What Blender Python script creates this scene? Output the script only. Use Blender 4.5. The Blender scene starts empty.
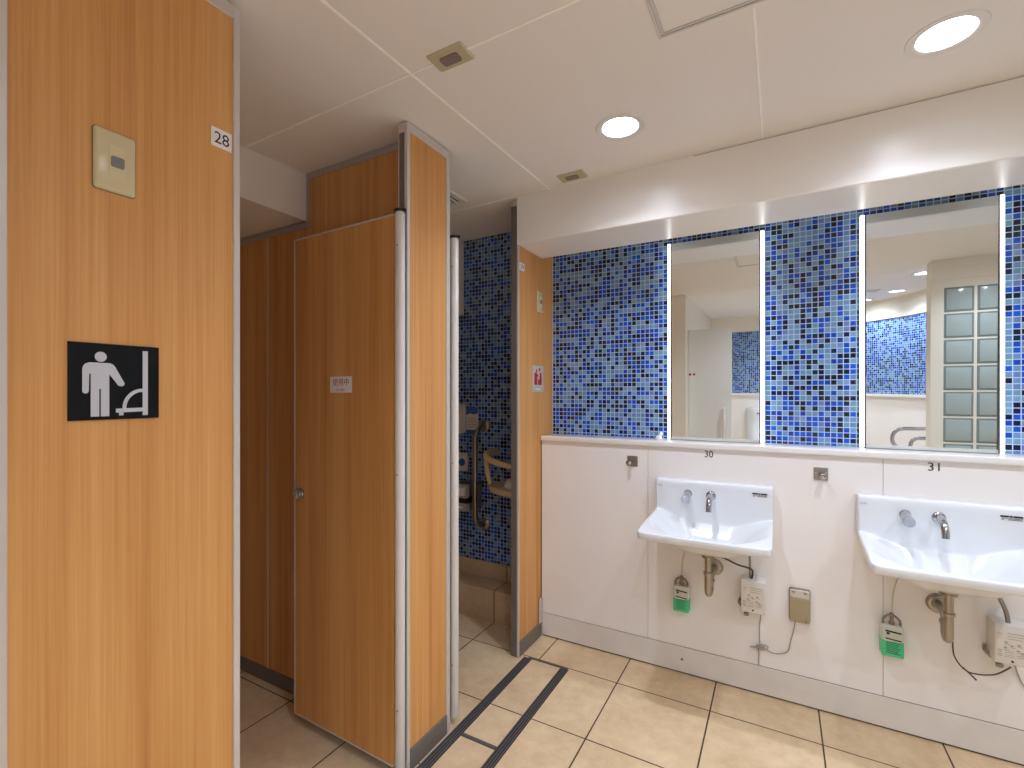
import bpy, bmesh, math
from mathutils import Matrix, Vector

sc = bpy.context.scene
C = sc.collection
PI = math.pi

# ------------------------------------------------------------------ materials
def srgb(r, g, b):
    f = lambda c: (c / 255 / 12.92) if c / 255 <= .04045 else ((c / 255 + .055) / 1.055) ** 2.4
    return (f(r), f(g), f(b), 1)

def mat(name, col, rough=.5, metal=0., spec=.5, coat=0.):
    m = bpy.data.materials.new(name)
    m.use_nodes = True
    b = m.node_tree.nodes['Principled BSDF']
    b.inputs['Base Color'].default_value = col
    b.inputs['Roughness'].default_value = rough
    b.inputs['Metallic'].default_value = metal
    b.inputs['Specular IOR Level'].default_value = spec
    b.inputs['Coat Weight'].default_value = coat
    return m

class N:
    """tiny helper for node graphs"""
    def __init__(s, m):
        s.t = m.node_tree; s.n = s.t.nodes; s.b = s.n['Principled BSDF']
    def new(s, kind, **kw):
        x = s.n.new(kind)
        for k, v in kw.items(): setattr(x, k, v)
        return x
    def link(s, a, b): s.t.links.new(a, b)
    def m(s, op, a, b=None, c=None):
        x = s.new('ShaderNodeMath', operation=op)
        for i, v in enumerate((a, b, c)):
            if v is None: continue
            if isinstance(v, (int, float)): x.inputs[i].default_value = v
            else: s.link(v, x.inputs[i])
        return x.outputs[0]
    def mix(s, f, a, b):
        x = s.new('ShaderNodeMix', data_type='RGBA')
        if isinstance(f, (int, float)): x.inputs[0].default_value = f
        else: s.link(f, x.inputs[0])
        for i, v in ((6, a), (7, b)):
            if isinstance(v, tuple): x.inputs[i].default_value = v
            else: s.link(v, x.inputs[i])
        return x.outputs[2]
    def noise(s, vec, scale, detail=4, rough=.55):
        x = s.new('ShaderNodeTexNoise')
        x.inputs['Scale'].default_value = scale; x.inputs['Detail'].default_value = detail
        x.inputs['Roughness'].default_value = rough
        s.link(vec, x.inputs['Vector'])
        return x.outputs['Fac']
    def mapping(s, vec, sx, sy, sz):
        x = s.new('ShaderNodeMapping')
        x.inputs['Scale'].default_value = (sx, sy, sz)
        s.link(vec, x.inputs['Vector'])
        return x.outputs[0]
    def ramp(s, f, pts, interp='LINEAR'):
        x = s.new('ShaderNodeValToRGB')
        r = x.color_ramp; r.interpolation = interp
        while len(r.elements) < len(pts): r.elements.new(.5)
        for e, (p, c) in zip(r.elements, pts): e.position = p; e.color = c
        s.link(f, x.inputs[0])
        return x.outputs[0]

def wood_mat(name, dark, lite, streak):
    m = mat(name, lite, .42, spec=.4)
    g = N(m)
    co = g.new('ShaderNodeTexCoord').outputs['Object']
    broad = g.noise(g.mapping(co, 9, 9, .35), 1, 3, .5)
    fine = g.noise(g.mapping(co, 170, 170, 1.6), 1, 5, .7)
    mid = g.noise(g.mapping(co, 38, 38, .7), 1, 3, .55)
    f = g.m('ADD', g.m('MULTIPLY', broad, .36), g.m('ADD', g.m('MULTIPLY', mid, .32), g.m('MULTIPLY', fine, .42)))
    c = g.ramp(f, [(.36, dark), (.55, lite), (.72, streak)])
    g.link(c, g.b.inputs['Base Color'])
    return m

def plain_mat(name, col, rough, spec=.4, amp=.05, scale=3., coat=0.):
    m = mat(name, col, rough, spec=spec, coat=coat)
    g = N(m)
    co = g.new('ShaderNodeTexCoord').outputs['Object']
    n = g.noise(co, scale, 4)
    d = tuple(c * (1 - amp) for c in col[:3]) + (1,)
    g.link(g.ramp(n, [(.35, d), (.65, col)]), g.b.inputs['Base Color'])
    return m

def mosaic_mat(name, pitch=.0228, gap=.07):
    m = mat(name, (.2, .3, .5, 1), .22, spec=.5)
    g = N(m)
    uv = g.new('ShaderNodeUVMap'); uv.uv_map = 'UVMap'
    sx = g.new('ShaderNodeSeparateXYZ'); g.link(uv.outputs[0], sx.inputs[0])
    u = g.m('DIVIDE', sx.outputs[0], pitch); v = g.m('DIVIDE', sx.outputs[1], pitch)
    iu = g.m('FLOOR', u); iv = g.m('FLOOR', v)
    cb = g.new('ShaderNodeCombineXYZ'); g.link(iu, cb.inputs[0]); g.link(iv, cb.inputs[1])
    w = g.new('ShaderNodeTexWhiteNoise', noise_dimensions='2D'); g.link(cb.outputs[0], w.inputs['Vector'])
    pal = g.ramp(w.outputs['Value'], [
        (0, srgb(112, 148, 184)), (.16, srgb(98, 138, 178)), (.28, srgb(100, 142, 166)), (.34, srgb(94, 122, 172)),
        (.42, srgb(12, 70, 176)), (.55, srgb(6, 80, 194)), (.65, srgb(18, 54, 154)),
        (.74, srgb(12, 16, 64)), (.82, srgb(6, 34, 58)), (.91, srgb(10, 16, 42))], 'CONSTANT')
    fu = g.m('FRACT', u); fv = g.m('FRACT', v)
    du = g.m('MINIMUM', fu, g.m('SUBTRACT', 1, fu)); dv = g.m('MINIMUM', fv, g.m('SUBTRACT', 1, fv))
    grout = g.m('LESS_THAN', g.m('MINIMUM', du, dv), gap)
    c = g.mix(grout, pal, srgb(172, 194, 220))
    g.link(c, g.b.inputs['Base Color'])
    g.link(g.m('ADD', .2, g.m('MULTIPLY', grout, .5)), g.b.inputs['Roughness'])
    return m

def tile_mat(name, c1, c2, grout_col, rough, step=False):
    m = mat(name, c1, rough, spec=.4)
    g = N(m)
    co = g.new('ShaderNodeTexCoord').outputs['Object']
    s = g.new('ShaderNodeSeparateXYZ'); g.link(co, s.inputs[0])
    x, y = s.outputs[0], s.outputs[1]
    n1 = g.noise(co, 3.2, 7, .62); n2 = g.noise(co, 22, 6, .65)
    f = g.m('ADD', g.m('MULTIPLY', n1, .65), g.m('MULTIPLY', n2, .35))
    base = g.ramp(f, [(.36, c1), (.64, c2)])
    def seam(c, x0, p, w):
        q = g.m('FRACT', g.m('ADD', g.m('DIVIDE', g.m('SUBTRACT', c, x0), p), .5))
        return g.m('LESS_THAN', g.m('ABSOLUTE', g.m('SUBTRACT', q, .5)), w / p)
    gx = seam(x, .142, .3895, .0028)
    gy = seam(y, 2.105, .4, .0026)
    if not step:   # one long tile between the two drains has no cross joint
        ins = g.m('MULTIPLY', g.m('LESS_THAN', g.m('ABSOLUTE', g.m('ADD', x, .98)), .09), g.m('LESS_THAN', y, 2.09))
        gx = g.m('MULTIPLY', gx, g.m('SUBTRACT', 1, ins))
        gr = g.m('MAXIMUM', gx, gy)
    else:
        gr = gx
    g.link(g.mix(gr, base, grout_col), g.b.inputs['Base Color'])
    return m

def emit(name, col, strength):
    m = bpy.data.materials.new(name); m.use_nodes = True
    t = m.node_tree; t.nodes.clear()
    e = t.nodes.new('ShaderNodeEmission'); o = t.nodes.new('ShaderNodeOutputMaterial')
    e.inputs[0].default_value = col; e.inputs[1].default_value = strength
    t.links.new(e.outputs[0], o.inputs[0])
    return m

WOOD = wood_mat('larch_wood', srgb(176, 114, 54), srgb(206, 148, 84), srgb(220, 168, 104))
ALU = mat('satin_aluminium', srgb(206, 201, 194), .38, .25)
POSTM = plain_mat('pale_post_metal', srgb(224, 220, 213), .35, .5, .06, 8)
DARKTRIM = mat('grey_trim', srgb(176, 168, 160), .45, .1)
KICK = plain_mat('kick_plate_steel', srgb(112, 104, 96), .4, .5, .12, 9)
BLACK = mat('black_rubber_and_gap', srgb(26, 24, 24), .6)
WHITE = plain_mat('white_wall_panel', srgb(238, 234, 230), .32, .45, .035, 2.2)
BASEB = plain_mat('grey_white_baseboard', srgb(226, 220, 212), .4, .4, .09, 6)
SEAM = mat('panel_joint', srgb(176, 166, 154), .7)
SEAMD = mat('dark_joint', srgb(92, 84, 74), .7)
CEIL = plain_mat('ceiling_paint', srgb(237, 233, 228), .75, .2, .02, 2)
CEILSEAM = mat('ceiling_joint_strip', srgb(255, 253, 246), .6)
SOFFIT = plain_mat('soffit_paint', srgb(242, 239, 233), .28, .5, .02, 2)
STONE = plain_mat('white_ledge_stone', srgb(236, 234, 230), .14, .5, .03, 14)
CREAM = mat('cream_wall', srgb(232, 226, 212), .55)
WHITEDOOR = mat('white_door', srgb(228, 230, 228), .35)
MOSAIC = mosaic_mat('blue_mosaic')
FLOOR = tile_mat('beige_floor_tile', srgb(198, 170, 132), srgb(226, 202, 165), srgb(52, 40, 34), .33)
STEPT = tile_mat('beige_step_tile', srgb(184, 160, 128), srgb(204, 181, 148), srgb(60, 46, 38), .4, True)
DRAIN = mat('dark_drain_metal', srgb(92, 86, 86), .5, .1)
DRAINGAP = mat('drain_slot_black', srgb(22, 20, 22), .7)
CERAMIC = mat('white_ceramic', srgb(224, 227, 230), .2, spec=.5)
CHROME = mat('chrome', srgb(188, 188, 194), .12, 1)
STEEL = mat('brushed_steel', srgb(158, 152, 144), .3, 1)
OLDSTEEL = mat('dull_plumbing_metal', srgb(170, 162, 150), .3, .9)
MIRROR = mat('mirror_glass', srgb(236, 240, 238), .006, 1)
MIREDGE = mat('mirror_edge', srgb(70, 66, 66), .4, .4)
MIRRAIL = mat('mirror_rail', srgb(214, 216, 210), .3, .2)
LED = emit('led_strip_light', (1, 1, 1, 1), 5.2)
LAMP = emit('downlight_diffuser', (.91, 1, 1.19, 1), 31)
RINGW = mat('white_lamp_ring', srgb(228, 226, 220), .4)
SWITCH = mat('cream_switch_plastic', srgb(208, 196, 156), .22)
SWITCH2 = mat('cream_switch_insert', srgb(212, 198, 154), .35)
GREYBTN = mat('grey_window', srgb(122, 120, 118), .4)
SENSORP = mat('yellowed_plastic', srgb(190, 182, 150), .45)
SENSORW = mat('dark_sensor_window', srgb(128, 116, 112), .3)
SIGNBLK = mat('black_sign_plate', srgb(12, 12, 16), .55, spec=.2)
SIGNWHT = mat('sign_white', srgb(196, 198, 204), .5)
LABELW = mat('white_label', srgb(236, 232, 230), .45)
INK = mat('black_ink', srgb(24, 20, 34), .5)
GREYINK = mat('grey_ink', srgb(112, 112, 118), .5)
PRINT = mat('pale_print', srgb(158, 152, 146), .6)
RED = mat('red_ink', srgb(184, 14, 40), .5)
SILVER = mat('silver_plate', srgb(184, 186, 172), .4, 0)
BOXW = plain_mat('white_box_plastic', srgb(222, 218, 212), .4, .4, .04, 10)
PAPER = mat('instruction_paper', srgb(222, 214, 202), .6)
TAUPE = mat('taupe_plastic', srgb(166, 152, 120), .4)
TAUPEW = mat('clear_cover_top', srgb(206, 196, 180), .2)
TAUPED = mat('dark_taupe_edge', srgb(112, 102, 84), .5)  # darker taupe for the backing rims
CABLE = mat('grey_cable', srgb(168, 158, 148), .5)
CABLED = mat('dark_cable', srgb(60, 52, 46), .5)
HOSE = mat('clear_hose', srgb(196, 190, 172), .3)
GREEN = mat('green_soap', srgb(74, 196, 140), .25)
BOTTLE = mat('milky_bottle', srgb(204, 204, 190), .3)
BROWNP = mat('brown_collar', srgb(134, 118, 100), .45)
IVORY = mat('ivory_baby_seat', srgb(206, 186, 138), .4)
POSTER = mat('poster_blue', srgb(34, 104, 176), .5)
BLUEB = mat('blue_button', srgb(36, 84, 170), .4)
GLASSB = plain_mat('glass_block_face', srgb(172, 186, 184), .15, .5, .1, 1.5)
mat_fine = mat('dark_green_ink', srgb(24, 110, 72), .5)
GLASSE = mat('glass_block_edge', srgb(128, 142, 140), .25)

# ------------------------------------------------------------------ geometry
def new(): return bmesh.new()

def box(bm, x0, x1, y0, y1, z0, z1, bev=0., seg=2, mi=0):
    x0, x1 = sorted((x0, x1)); y0, y1 = sorted((y0, y1)); z0, z1 = sorted((z0, z1))
    M = Matrix.Translation(((x0 + x1) / 2, (y0 + y1) / 2, (z0 + z1) / 2)) @ Matrix.Diagonal((x1 - x0, y1 - y0, z1 - z0, 1))
    r = bmesh.ops.create_cube(bm, size=1, matrix=M)
    fs = list({f for v in r['verts'] for f in v.link_faces})
    if mi:
        for f in fs: f.material_index = mi
    if bev:
        es = list({e for v in r['verts'] for e in v.link_edges})
        o = bmesh.ops.bevel(bm, geom=es, offset=bev, segments=seg, profile=.5, affect='EDGES')
        if mi:
            for f in o['faces']: f.material_index = mi
    return bm

def prism(bm, pts, fr, w0, w1, mi=0):
    """pts: 2-D outline in a frame fr(u, v, w) -> point, extruded from w0 to w1"""
    a = [bm.verts.new(fr(u, v, w0)) for u, v in pts]
    b = [bm.verts.new(fr(u, v, w1)) for u, v in pts]
    n = len(pts); fs = [bm.faces.new(a), bm.faces.new(b[::-1])]
    for i in range(n):
        fs.append(bm.faces.new((a[i], b[i], b[(i + 1) % n], a[(i + 1) % n])))
    for f in fs: f.material_index = mi
    bmesh.ops.recalc_face_normals(bm, faces=fs)
    return bm

def rings(bm, loops, close_start=True, close_end=True, mi=0):
    vs = [[bm.verts.new(p) for p in l] for l in loops]
    fs = []; n = len(vs[0])
    for a, b in zip(vs, vs[1:]):
        for i in range(n):
            fs.append(bm.faces.new((a[i], a[(i + 1) % n], b[(i + 1) % n], b[i])))
    if close_start: fs.append(bm.faces.new(vs[0][::-1]))
    if close_end: fs.append(bm.faces.new(vs[-1]))
    for f in fs: f.material_index = mi
    bmesh.ops.recalc_face_normals(bm, faces=fs)
    return bm

def cyl(bm, p0, p1, r0, r1=None, n=28, mi=0):
    p0, p1 = Vector(p0), Vector(p1); r1 = r0 if r1 is None else r1
    d = (p1 - p0).normalized()
    a = d.orthogonal().normalized(); b = d.cross(a)
    L = lambda p, r: [p + (a * math.cos(2 * PI * i / n) + b * math.sin(2 * PI * i / n)) * r for i in range(n)]
    return rings(bm, [L(p0, r0), L(p1, r1)], mi=mi)

def lathe(bm, p0, d, prof, n=32, mi=0):
    """prof: list of (distance along d, radius)"""
    p0 = Vector(p0); d = Vector(d).normalized()
    a = d.orthogonal().normalized(); b = d.cross(a)
    return rings(bm, [[p0 + d * t + (a * math.cos(2 * PI * i / n) + b * math.sin(2 * PI * i / n)) * max(r, 1e-5) for i in range(n)] for t, r in prof], mi=mi)

def smoothpath(pts, sub=6):
    P = [Vector(p) for p in pts]; out = []
    for i in range(len(P) - 1):
        p0, p1, p2, p3 = P[max(i - 1, 0)], P[i], P[i + 1], P[min(i + 2, len(P) - 1)]
        for k in range(sub):
            t = k / sub
            out.append(.5 * ((2 * p1) + (p2 - p0) * t + (2 * p0 - 5 * p1 + 4 * p2 - p3) * t * t + (3 * p1 - p0 - 3 * p2 + p3) * t ** 3))
    out.append(P[-1])
    return out

def tube(bm, pts, r, n=12, mi=0):
    P = [Vector(p) for p in pts]
    t = (P[1] - P[0]).normalized(); a = t.orthogonal().normalized(); loops = []
    for i, p in enumerate(P):
        tt = ((P[min(i + 1, len(P) - 1)] - P[max(i - 1, 0)])).normalized()
        a = (a - tt * a.dot(tt)).normalized(); b = tt.cross(a)
        rr = r[i] if isinstance(r, (list, tuple)) else r
        loops.append([p + (a * math.cos(2 * PI * k / n) + b * math.sin(2 * PI * k / n)) * rr for k in range(n)])
    return rings(bm, loops, mi=mi)

def disc_pts(cx, cy, rx, ry=None, n=40, a0=0, a1=2 * PI):
    ry = rx if ry is None else ry
    full = abs(a1 - a0 - 2 * PI) < 1e-6
    m = n if full else n + 1
    return [(cx + rx * math.cos(a0 + (a1 - a0) * i / n), cy + ry * math.sin(a0 + (a1 - a0) * i / n)) for i in range(m)]

def rrect(x0, x1, y0, y1, r, n=6):
    o = []
    for cx, cy, a in ((x1 - r, y1 - r, 0), (x0 + r, y1 - r, PI / 2), (x0 + r, y0 + r, PI), (x1 - r, y0 + r, 1.5 * PI)):
        o += [(cx + r * math.cos(a + PI / 2 * i / n), cy + r * math.sin(a + PI / 2 * i / n)) for i in range(n + 1)]
    return o

def faceY(x, y, z):   # a frame on a wall that faces -Y : u to the right, v up, w out of the wall
    return lambda u, v, w: Vector((x + u, y - w, z + v))
def faceX(x, y, z):   # a frame on a wall that faces +X
    return lambda u, v, w: Vector((x + w, y + u, z + v))
def faceDown(x, y, z):
    return lambda u, v, w: Vector((x + u, y + v, z - w))

def text_into(bm, body, fr, height, width=None, w=.0008, mi=0):
    """lettering as flat filled outlines, centred on the frame's origin"""
    cu = bpy.data.curves.new('lettering', 'FONT'); cu.body = body; cu.size = 1
    cu.align_x = 'CENTER'; cu.align_y = 'CENTER'; cu.resolution_u = 4
    o = bpy.data.objects.new('lettering', cu); C.objects.link(o)
    dg = bpy.context.evaluated_depsgraph_get(); dg.update()
    me = bpy.data.meshes.new_from_object(o.evaluated_get(dg))
    bpy.data.objects.remove(o); bpy.data.curves.remove(cu)
    if not me.vertices: return bm
    xs = [v.co.x for v in me.vertices]; ys = [v.co.y for v in me.vertices]
    k = height / (max(ys) - min(ys)); kx = k if width is None else width / (max(xs) - min(xs))
    cx, cy = (max(xs) + min(xs)) / 2, (max(ys) + min(ys)) / 2
    vs = [bm.verts.new(fr((v.co.x - cx) * kx, (v.co.y - cy) * k, w)) for v in me.vertices]
    for p in me.polygons:
        try: f = bm.faces.new([vs[i] for i in p.vertices]); f.material_index = mi
        except ValueError: pass
    bpy.data.meshes.remove(me)
    return bm

def link(name, bm, mats, root=None, smooth=None, local=False):
    me = bpy.data.meshes.new(name)
    if root is not None and not local:
        bmesh.ops.translate(bm, verts=bm.verts, vec=-WORLD[root.name])
    bm.to_mesh(me); bm.free()
    for m in (mats if isinstance(mats, (list, tuple)) else [mats]): me.materials.append(m)
    if smooth is not None:
        for p in me.polygons: p.use_smooth = True
        me.set_sharp_from_angle(angle=math.radians(smooth))
    o = bpy.data.objects.new(name, me); C.objects.link(o)
    if root is not None: o.parent = root
    return o

WORLD = {}
def thing(name, loc, label, cat, group=None, rotz=0):
    o = bpy.data.objects.new(name, None); C.objects.link(o)
    o.empty_display_size = .05
    o.location = loc; o.rotation_euler = (0, 0, rotz)
    o['label'] = label; o['category'] = cat; o['kind'] = 'thing'
    if group: o['group'] = group
    WORLD[o.name] = Vector(loc)
    return o

def part(root, name, bm, mats, smooth=30, label=None, local=False):
    base = root
    off = Vector((0, 0, 0))
    while base is not None and base.name not in WORLD: base = base.parent
    if not local: bmesh.ops.translate(bm, verts=bm.verts, vec=-WORLD[base.name])
    o = link(name, bm, mats, None, smooth)
    o.parent = root
    if label: o['label'] = label
    return o

def single(name, bm, mats, label, cat, group=None, smooth=30):
    """a thing of one mesh, its origin at the middle of its own base"""
    vs = [v.co for v in bm.verts]
    lo = Vector([min(v[i] for v in vs) for i in range(3)]); hi = Vector([max(v[i] for v in vs) for i in range(3)])
    c = Vector(((lo.x + hi.x) / 2, (lo.y + hi.y) / 2, lo.z))
    bmesh.ops.translate(bm, verts=bm.verts, vec=-c)
    o = link(name, bm, mats, None, smooth)
    o.location = c; o['label'] = label; o['category'] = cat; o['kind'] = 'thing'
    if group: o['group'] = group
    return o

def struct(name, bm, mats, label, cat, smooth=None):
    o = link(name, bm, mats, None, smooth)
    o['kind'] = 'structure'; o['label'] = label; o['category'] = cat
    return o

def copy_tree(o, parent=None):
    c = o.copy(); C.objects.link(c); c.parent = parent
    for ch in list(o.children): copy_tree(ch, c)
    return c

def dup(root, dx, dy, dz, label):
    c = copy_tree(root); c.location = root.location + Vector((dx, dy, dz)); c['label'] = label
    WORLD[c.name] = Vector(c.location)
    return c

def uvmap(o, fn):
    me = o.data; uv = me.uv_layers.new(name='UVMap')
    for p in me.polygons:
        for li in p.loop_indices:
            uv.data[li].uv = fn(me.vertices[me.loops[li].vertex_index].co, p.normal)

def cz(x, y):            # the ceiling falls slightly towards the stalls
    return 2.243 + .012 * (x + 1.11) + .028 * (max(y, 0) - 1.4)

# ------------------------------------------------------------------ the room
FX = -1.11               # front plane of the stalls
bm = new(); box(bm, -2.6, 2.7, -2.2, 2.52, -.06, 0)
struct('floor', bm, FLOOR, 'beige square tiled floor with dark joints', 'floor')

LAMPS = [(-.497, 1.682), (.392, 1.690), (1.28, 1.698), (1.03, -.15), (1.0, -1.0), (.80, -1.45), (-.04, .52), (-.02, -.55), (.10, -1.35), (1.30, .75), (2.1, 1.25)]  # last five are unseen, added to brighten the room and stalls

def build_ceiling():
    bm = new()
    xs = (-2.62, 2.72); ys = (-2.25, 0, 2.52)
    lo = [[bm.verts.new((x, y, cz(x, y))) for y in ys] for x in xs]
    hi = [[bm.verts.new((x, y, cz(x, y) + .14)) for y in ys] for x in xs]
    for j in (0, 1):
        bm.faces.new((lo[0][j], lo[0][j + 1], lo[1][j + 1], lo[1][j]))
        bm.faces.new((hi[0][j], hi[1][j], hi[1][j + 1], hi[0][j + 1]))
        bm.faces.new((lo[0][j], hi[0][j], hi[0][j + 1], lo[0][j + 1]))
        bm.faces.new((lo[1][j], lo[1][j + 1], hi[1][j + 1], hi[1][j]))
    bm.faces.new((lo[0][0], lo[1][0], hi[1][0], hi[0][0]))
    bm.faces.new((lo[0][2], hi[0][2], hi[1][2], lo[1][2]))
    bmesh.ops.recalc_face_normals(bm, faces=bm.faces)
    o = link('ceiling', bm, CEIL)
    cut = new()
    for x, y in LAMPS: cyl(cut, (x, y, cz(x, y) - .05), (x, y, cz(x, y) + .06), .0715, n=48)
    co = link('lamp_holes', cut, CEIL)
    md = o.modifiers.new('holes', 'BOOLEAN'); md.operation = 'DIFFERENCE'; md.object = co; md.solver = 'EXACT'
    dg = bpy.context.evaluated_depsgraph_get(); dg.update()
    me = bpy.data.meshes.new_from_object(o.evaluated_get(dg))
    o.modifiers.clear(); old = o.data; o.data = me; bpy.data.meshes.remove(old); me.name = 'ceiling'
    cm = co.data; bpy.data.objects.remove(co); bpy.data.meshes.remove(cm)
    o['kind'] = 'structure'; o['label'] = 'off-white panelled ceiling with pale joint strips'; o['category'] = 'ceiling'
    # joint strips
    def strip(x0, x1, y0, y1):
        b = new()
        fr = lambda x, y, w: Vector((x, y, cz(x, y) - w))
        prism(b, [(x0, y0), (x1, y0), (x1, y1), (x0, y1)], fr, -.002, .0024)
        return b
    k = 1
    for a in ((-.9415, -.9355, .05, 2.045), (-1.74, -.28, 1.068, 1.0735), (-.0565, -.0515, 1.31, 2.045), (-1.72, -1.125, 2.028, 2.0325)):
        s = strip(*a); q = link('trim_%d' % k, s, CEILSEAM); k += 1
        q['kind'] = 'structure'; q['label'] = 'thin pale joint strip between ceiling panels'; q['category'] = 'ceiling trim'
build_ceiling()

# mosaic wall behind the basins and in the far stall
bm = new(); box(bm, -2.6, 2.7, 2.48, 2.56, 0, 2.40)
w = struct('wall_far', bm, MOSAIC, 'wall of small blue, grey and navy mosaic tiles', 'wall')
uvmap(w, lambda c, n: (c.x + 5.003, c.z + .0055))

# half-height panelled white wall below the ledge
bm = new()
box(bm, -1.118, 2.7, 2.330, 2.48, .14, 1.05, mi=1)
box(bm, -1.118, 2.7, 2.330, 2.48, 0, .14, mi=2)
edges = [-1.118, -.551, .3535, 1.2575, 2.16, 2.7]
for a, b in zip(edges, edges[1:]):
    box(bm, a + .0009, b - .0009, 2.3245, 2.332, .1265, 1.0505, .0008, 1)
struct('wall_far_lower', bm, [WHITE, SEAM, SEAMD], 'white panelled half wall below the mirror ledge', 'wall')
bm = new(); box(bm, -1.118, 2.7, 2.3235, 2.3295, .0075, .1232, .001, 1)
bb = struct('baseboard_far', bm, BASEB, 'grey-white skirting along the foot of the basin wall', 'baseboard')
bm = new(); prism(bm, [(-.4015, .062), (-.3865, .062), (-.394, .075)], lambda u, v, w: Vector((u, 2.3234 - w, v)), 0, .0006)
q = link('arrow_mark', bm, SEAMD); q.parent = bb; q['label'] = 'tiny dark triangular mark'
bm = new(); box(bm, -1.119, 2.7, 2.312, 2.4795, 1.0505, 1.077, .005, 3)
struct('trim_ledge', bm, STONE, 'polished white stone ledge under the mirrors', 'ledge', 30)

# soffit above the basins, with the open slot behind it
bm = new()
prism(bm, [(2.048, 2.037), (2.052, 2.033), (2.326, 2.033), (2.33, 2.037), (2.33, 2.108), (2.4795, 2.108), (2.4795, 2.33), (2.048, 2.33)],
      lambda u, v, w: Vector((w, u, v)), -1.118, 2.7)
struct('trim_soffit', bm, SOFFIT, 'deep white boxed soffit hanging from the ceiling above the mirrors', 'soffit')

# side and rear walls (mostly seen in the mirrors)
bm = new(); box(bm, 2.6, 2.7, -2.2, 2.48, 0, 2.35)
struct('wall_right', bm, WHITE, 'plain white side wall beyond the basins', 'wall')
bm = new(); box(bm, -2.65, -2.55, .04, 2.48, 0, 2.35)
struct('wall_left', bm, CREAM, 'plain wall at the back of the toilet stalls', 'wall')
bm = new()
box(bm, -2.6, -.79, -2.2, .04, 0, 2.35)
box(bm, -1.35, FX - .004, .03, .268, 0, 2.32)
struct('wall_near_left', bm, CREAM, 'cream wall corner beside the stall row', 'wall')

# curved rear wall : white below, mosaic band, cream above
path = [(-.80, -2.0), (-.3, -2.0), (.1, -1.99), (.45, -1.92), (.84, -1.70), (1.08, -1.40), (1.24, -1.08), (1.34, -.70), (1.38, -.30), (1.39, .22)]
P2 = smoothpath([(x, y, 0) for x, y in path], 6)
def ribbon(z0, z1, off=0.):
    bm = new(); loops = []
    for i, p in enumerate(P2):
        t = (P2[min(i + 1, len(P2) - 1)] - P2[max(i - 1, 0)]).normalized(); nrm = Vector((t.y, -t.x, 0))
        a, b = p - nrm * off, p + nrm * .08
        loops.append([(a.x, a.y, z0), (b.x, b.y, z0), (b.x, b.y, z1), (a.x, a.y, z1)])
    rings(bm, loops); return bm
acc = [0.]
for a, b in zip(P2, P2[1:]): acc.append(acc[-1] + (b - a).length)
struct('wall_back', ribbon(0, 1.215), WHITE, 'curved white lower wall reflected in the mirrors', 'wall', 40)
w = struct('wall_back_mosaic', ribbon(1.215, 2.015), MOSAIC, 'curved blue mosaic wall band reflected in the mirrors', 'wall', 40)
def cuv(c, n):
    j = min(range(len(P2)), key=lambda i: (P2[i].x - c.x) ** 2 + (P2[i].y - c.y) ** 2)
    return (acc[j], c.z)
uvmap(w, cuv)
struct('wall_back_upper', ribbon(2.015, 2.34, .012), CREAM, 'curved cream wall strip above the reflected mosaic', 'wall', 40)
struct('trim_back_ledge', ribbon(1.190, 1.217, .03), STONE, 'thin white ledge under the reflected curved mosaic', 'ledge', 40)

# glass block wall behind the camera
bm = new()
GX0, GY = .98, .29
box(bm, GX0, GX0 + .075, .17, GY, 0, 2.09)                          # end pillar
box(bm, GX0, 2.6, .17, GY + .006, 2.09, 2.35)                       # header
box(bm, GX0 + .075, 2.6, .19, GY - .001, 0, 2.09)
struct('wall_glass_block_surround', bm, CREAM, 'cream surround of the glass block screen seen in the mirror', 'wall')
bm = new(); pitch = .183
for i in range(8):
    for j in range(11):
        x0 = GX0 + .073 + i * pitch; z1 = 2.03 - j * .19
        if z1 - .18 < .02: z0 = .02
        else: z0 = z1 - .178
        if z1 < .1: continue
        box(bm, x0, x0 + .166, .26, GY + .001, z0, z1, .002, 1, mi=1)
        box(bm, x0 + .012, x0 + .154, .26, GY + .006, z0 + .012, z1 - .012, .004, 2)
struct('window_1', bm, [GLASSB, GLASSE], 'glass block window with white joints reflected in the right mirror', 'window', 30)

# white door leaf behind the corner, seen in the left mirror
d = struct('door_1', box(new(), -.789, -.395, -.15, -.118, .03, 1.88, .002, 1), WHITEDOOR, 'white door leaf with a steel bar handle seen in the left mirror', 'door')
b = new()
tube(b, smoothpath([(-.46, -.118, 1.09), (-.46, -.06, 1.09), (-.46, -.055, 1.07), (-.46, -.055, .60), (-.46, -.06, .58), (-.46, -.118, .58)], 5), .013, 14)
h = link('door_handle', b, POSTM, None, 40); h.parent = d
b = new()
for x in (-.772, -.735): prism(b, disc_pts(x, 0, .012, n=16), lambda u, v, w: Vector((u, -.118 + w, 1.44 + v)), 0, .002)
h = link('door_sticker', b, RED, None); h.parent = d
h['label'] = 'pair of small red stickers'

b = new(); box(b, -1.1195, -1.1080, 2.3205, 2.3235, .004, .205, .001, 1); box(b, -1.1195, -1.1165, 2.296, 2.3235, .004, .205, .001, 1)
single('corner_guard', b, ALU, 'short metal corner guard at the foot of the basin wall', 'corner guard')
b = new(); prism(b, [(-.3, 0), (2.6, 0), (2.6, .0028), (-.3, .0028)], lambda u, v, w: Vector((u, 2.048 - w, cz(u, 2.048) - .006 + v)), 0, .0012)
q = link('trim_soffit_joint', b, SEAM); q['kind'] = 'structure'; q['label'] = 'fine dark joint where the soffit meets the ceiling'; q['category'] = 'trim'

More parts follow.
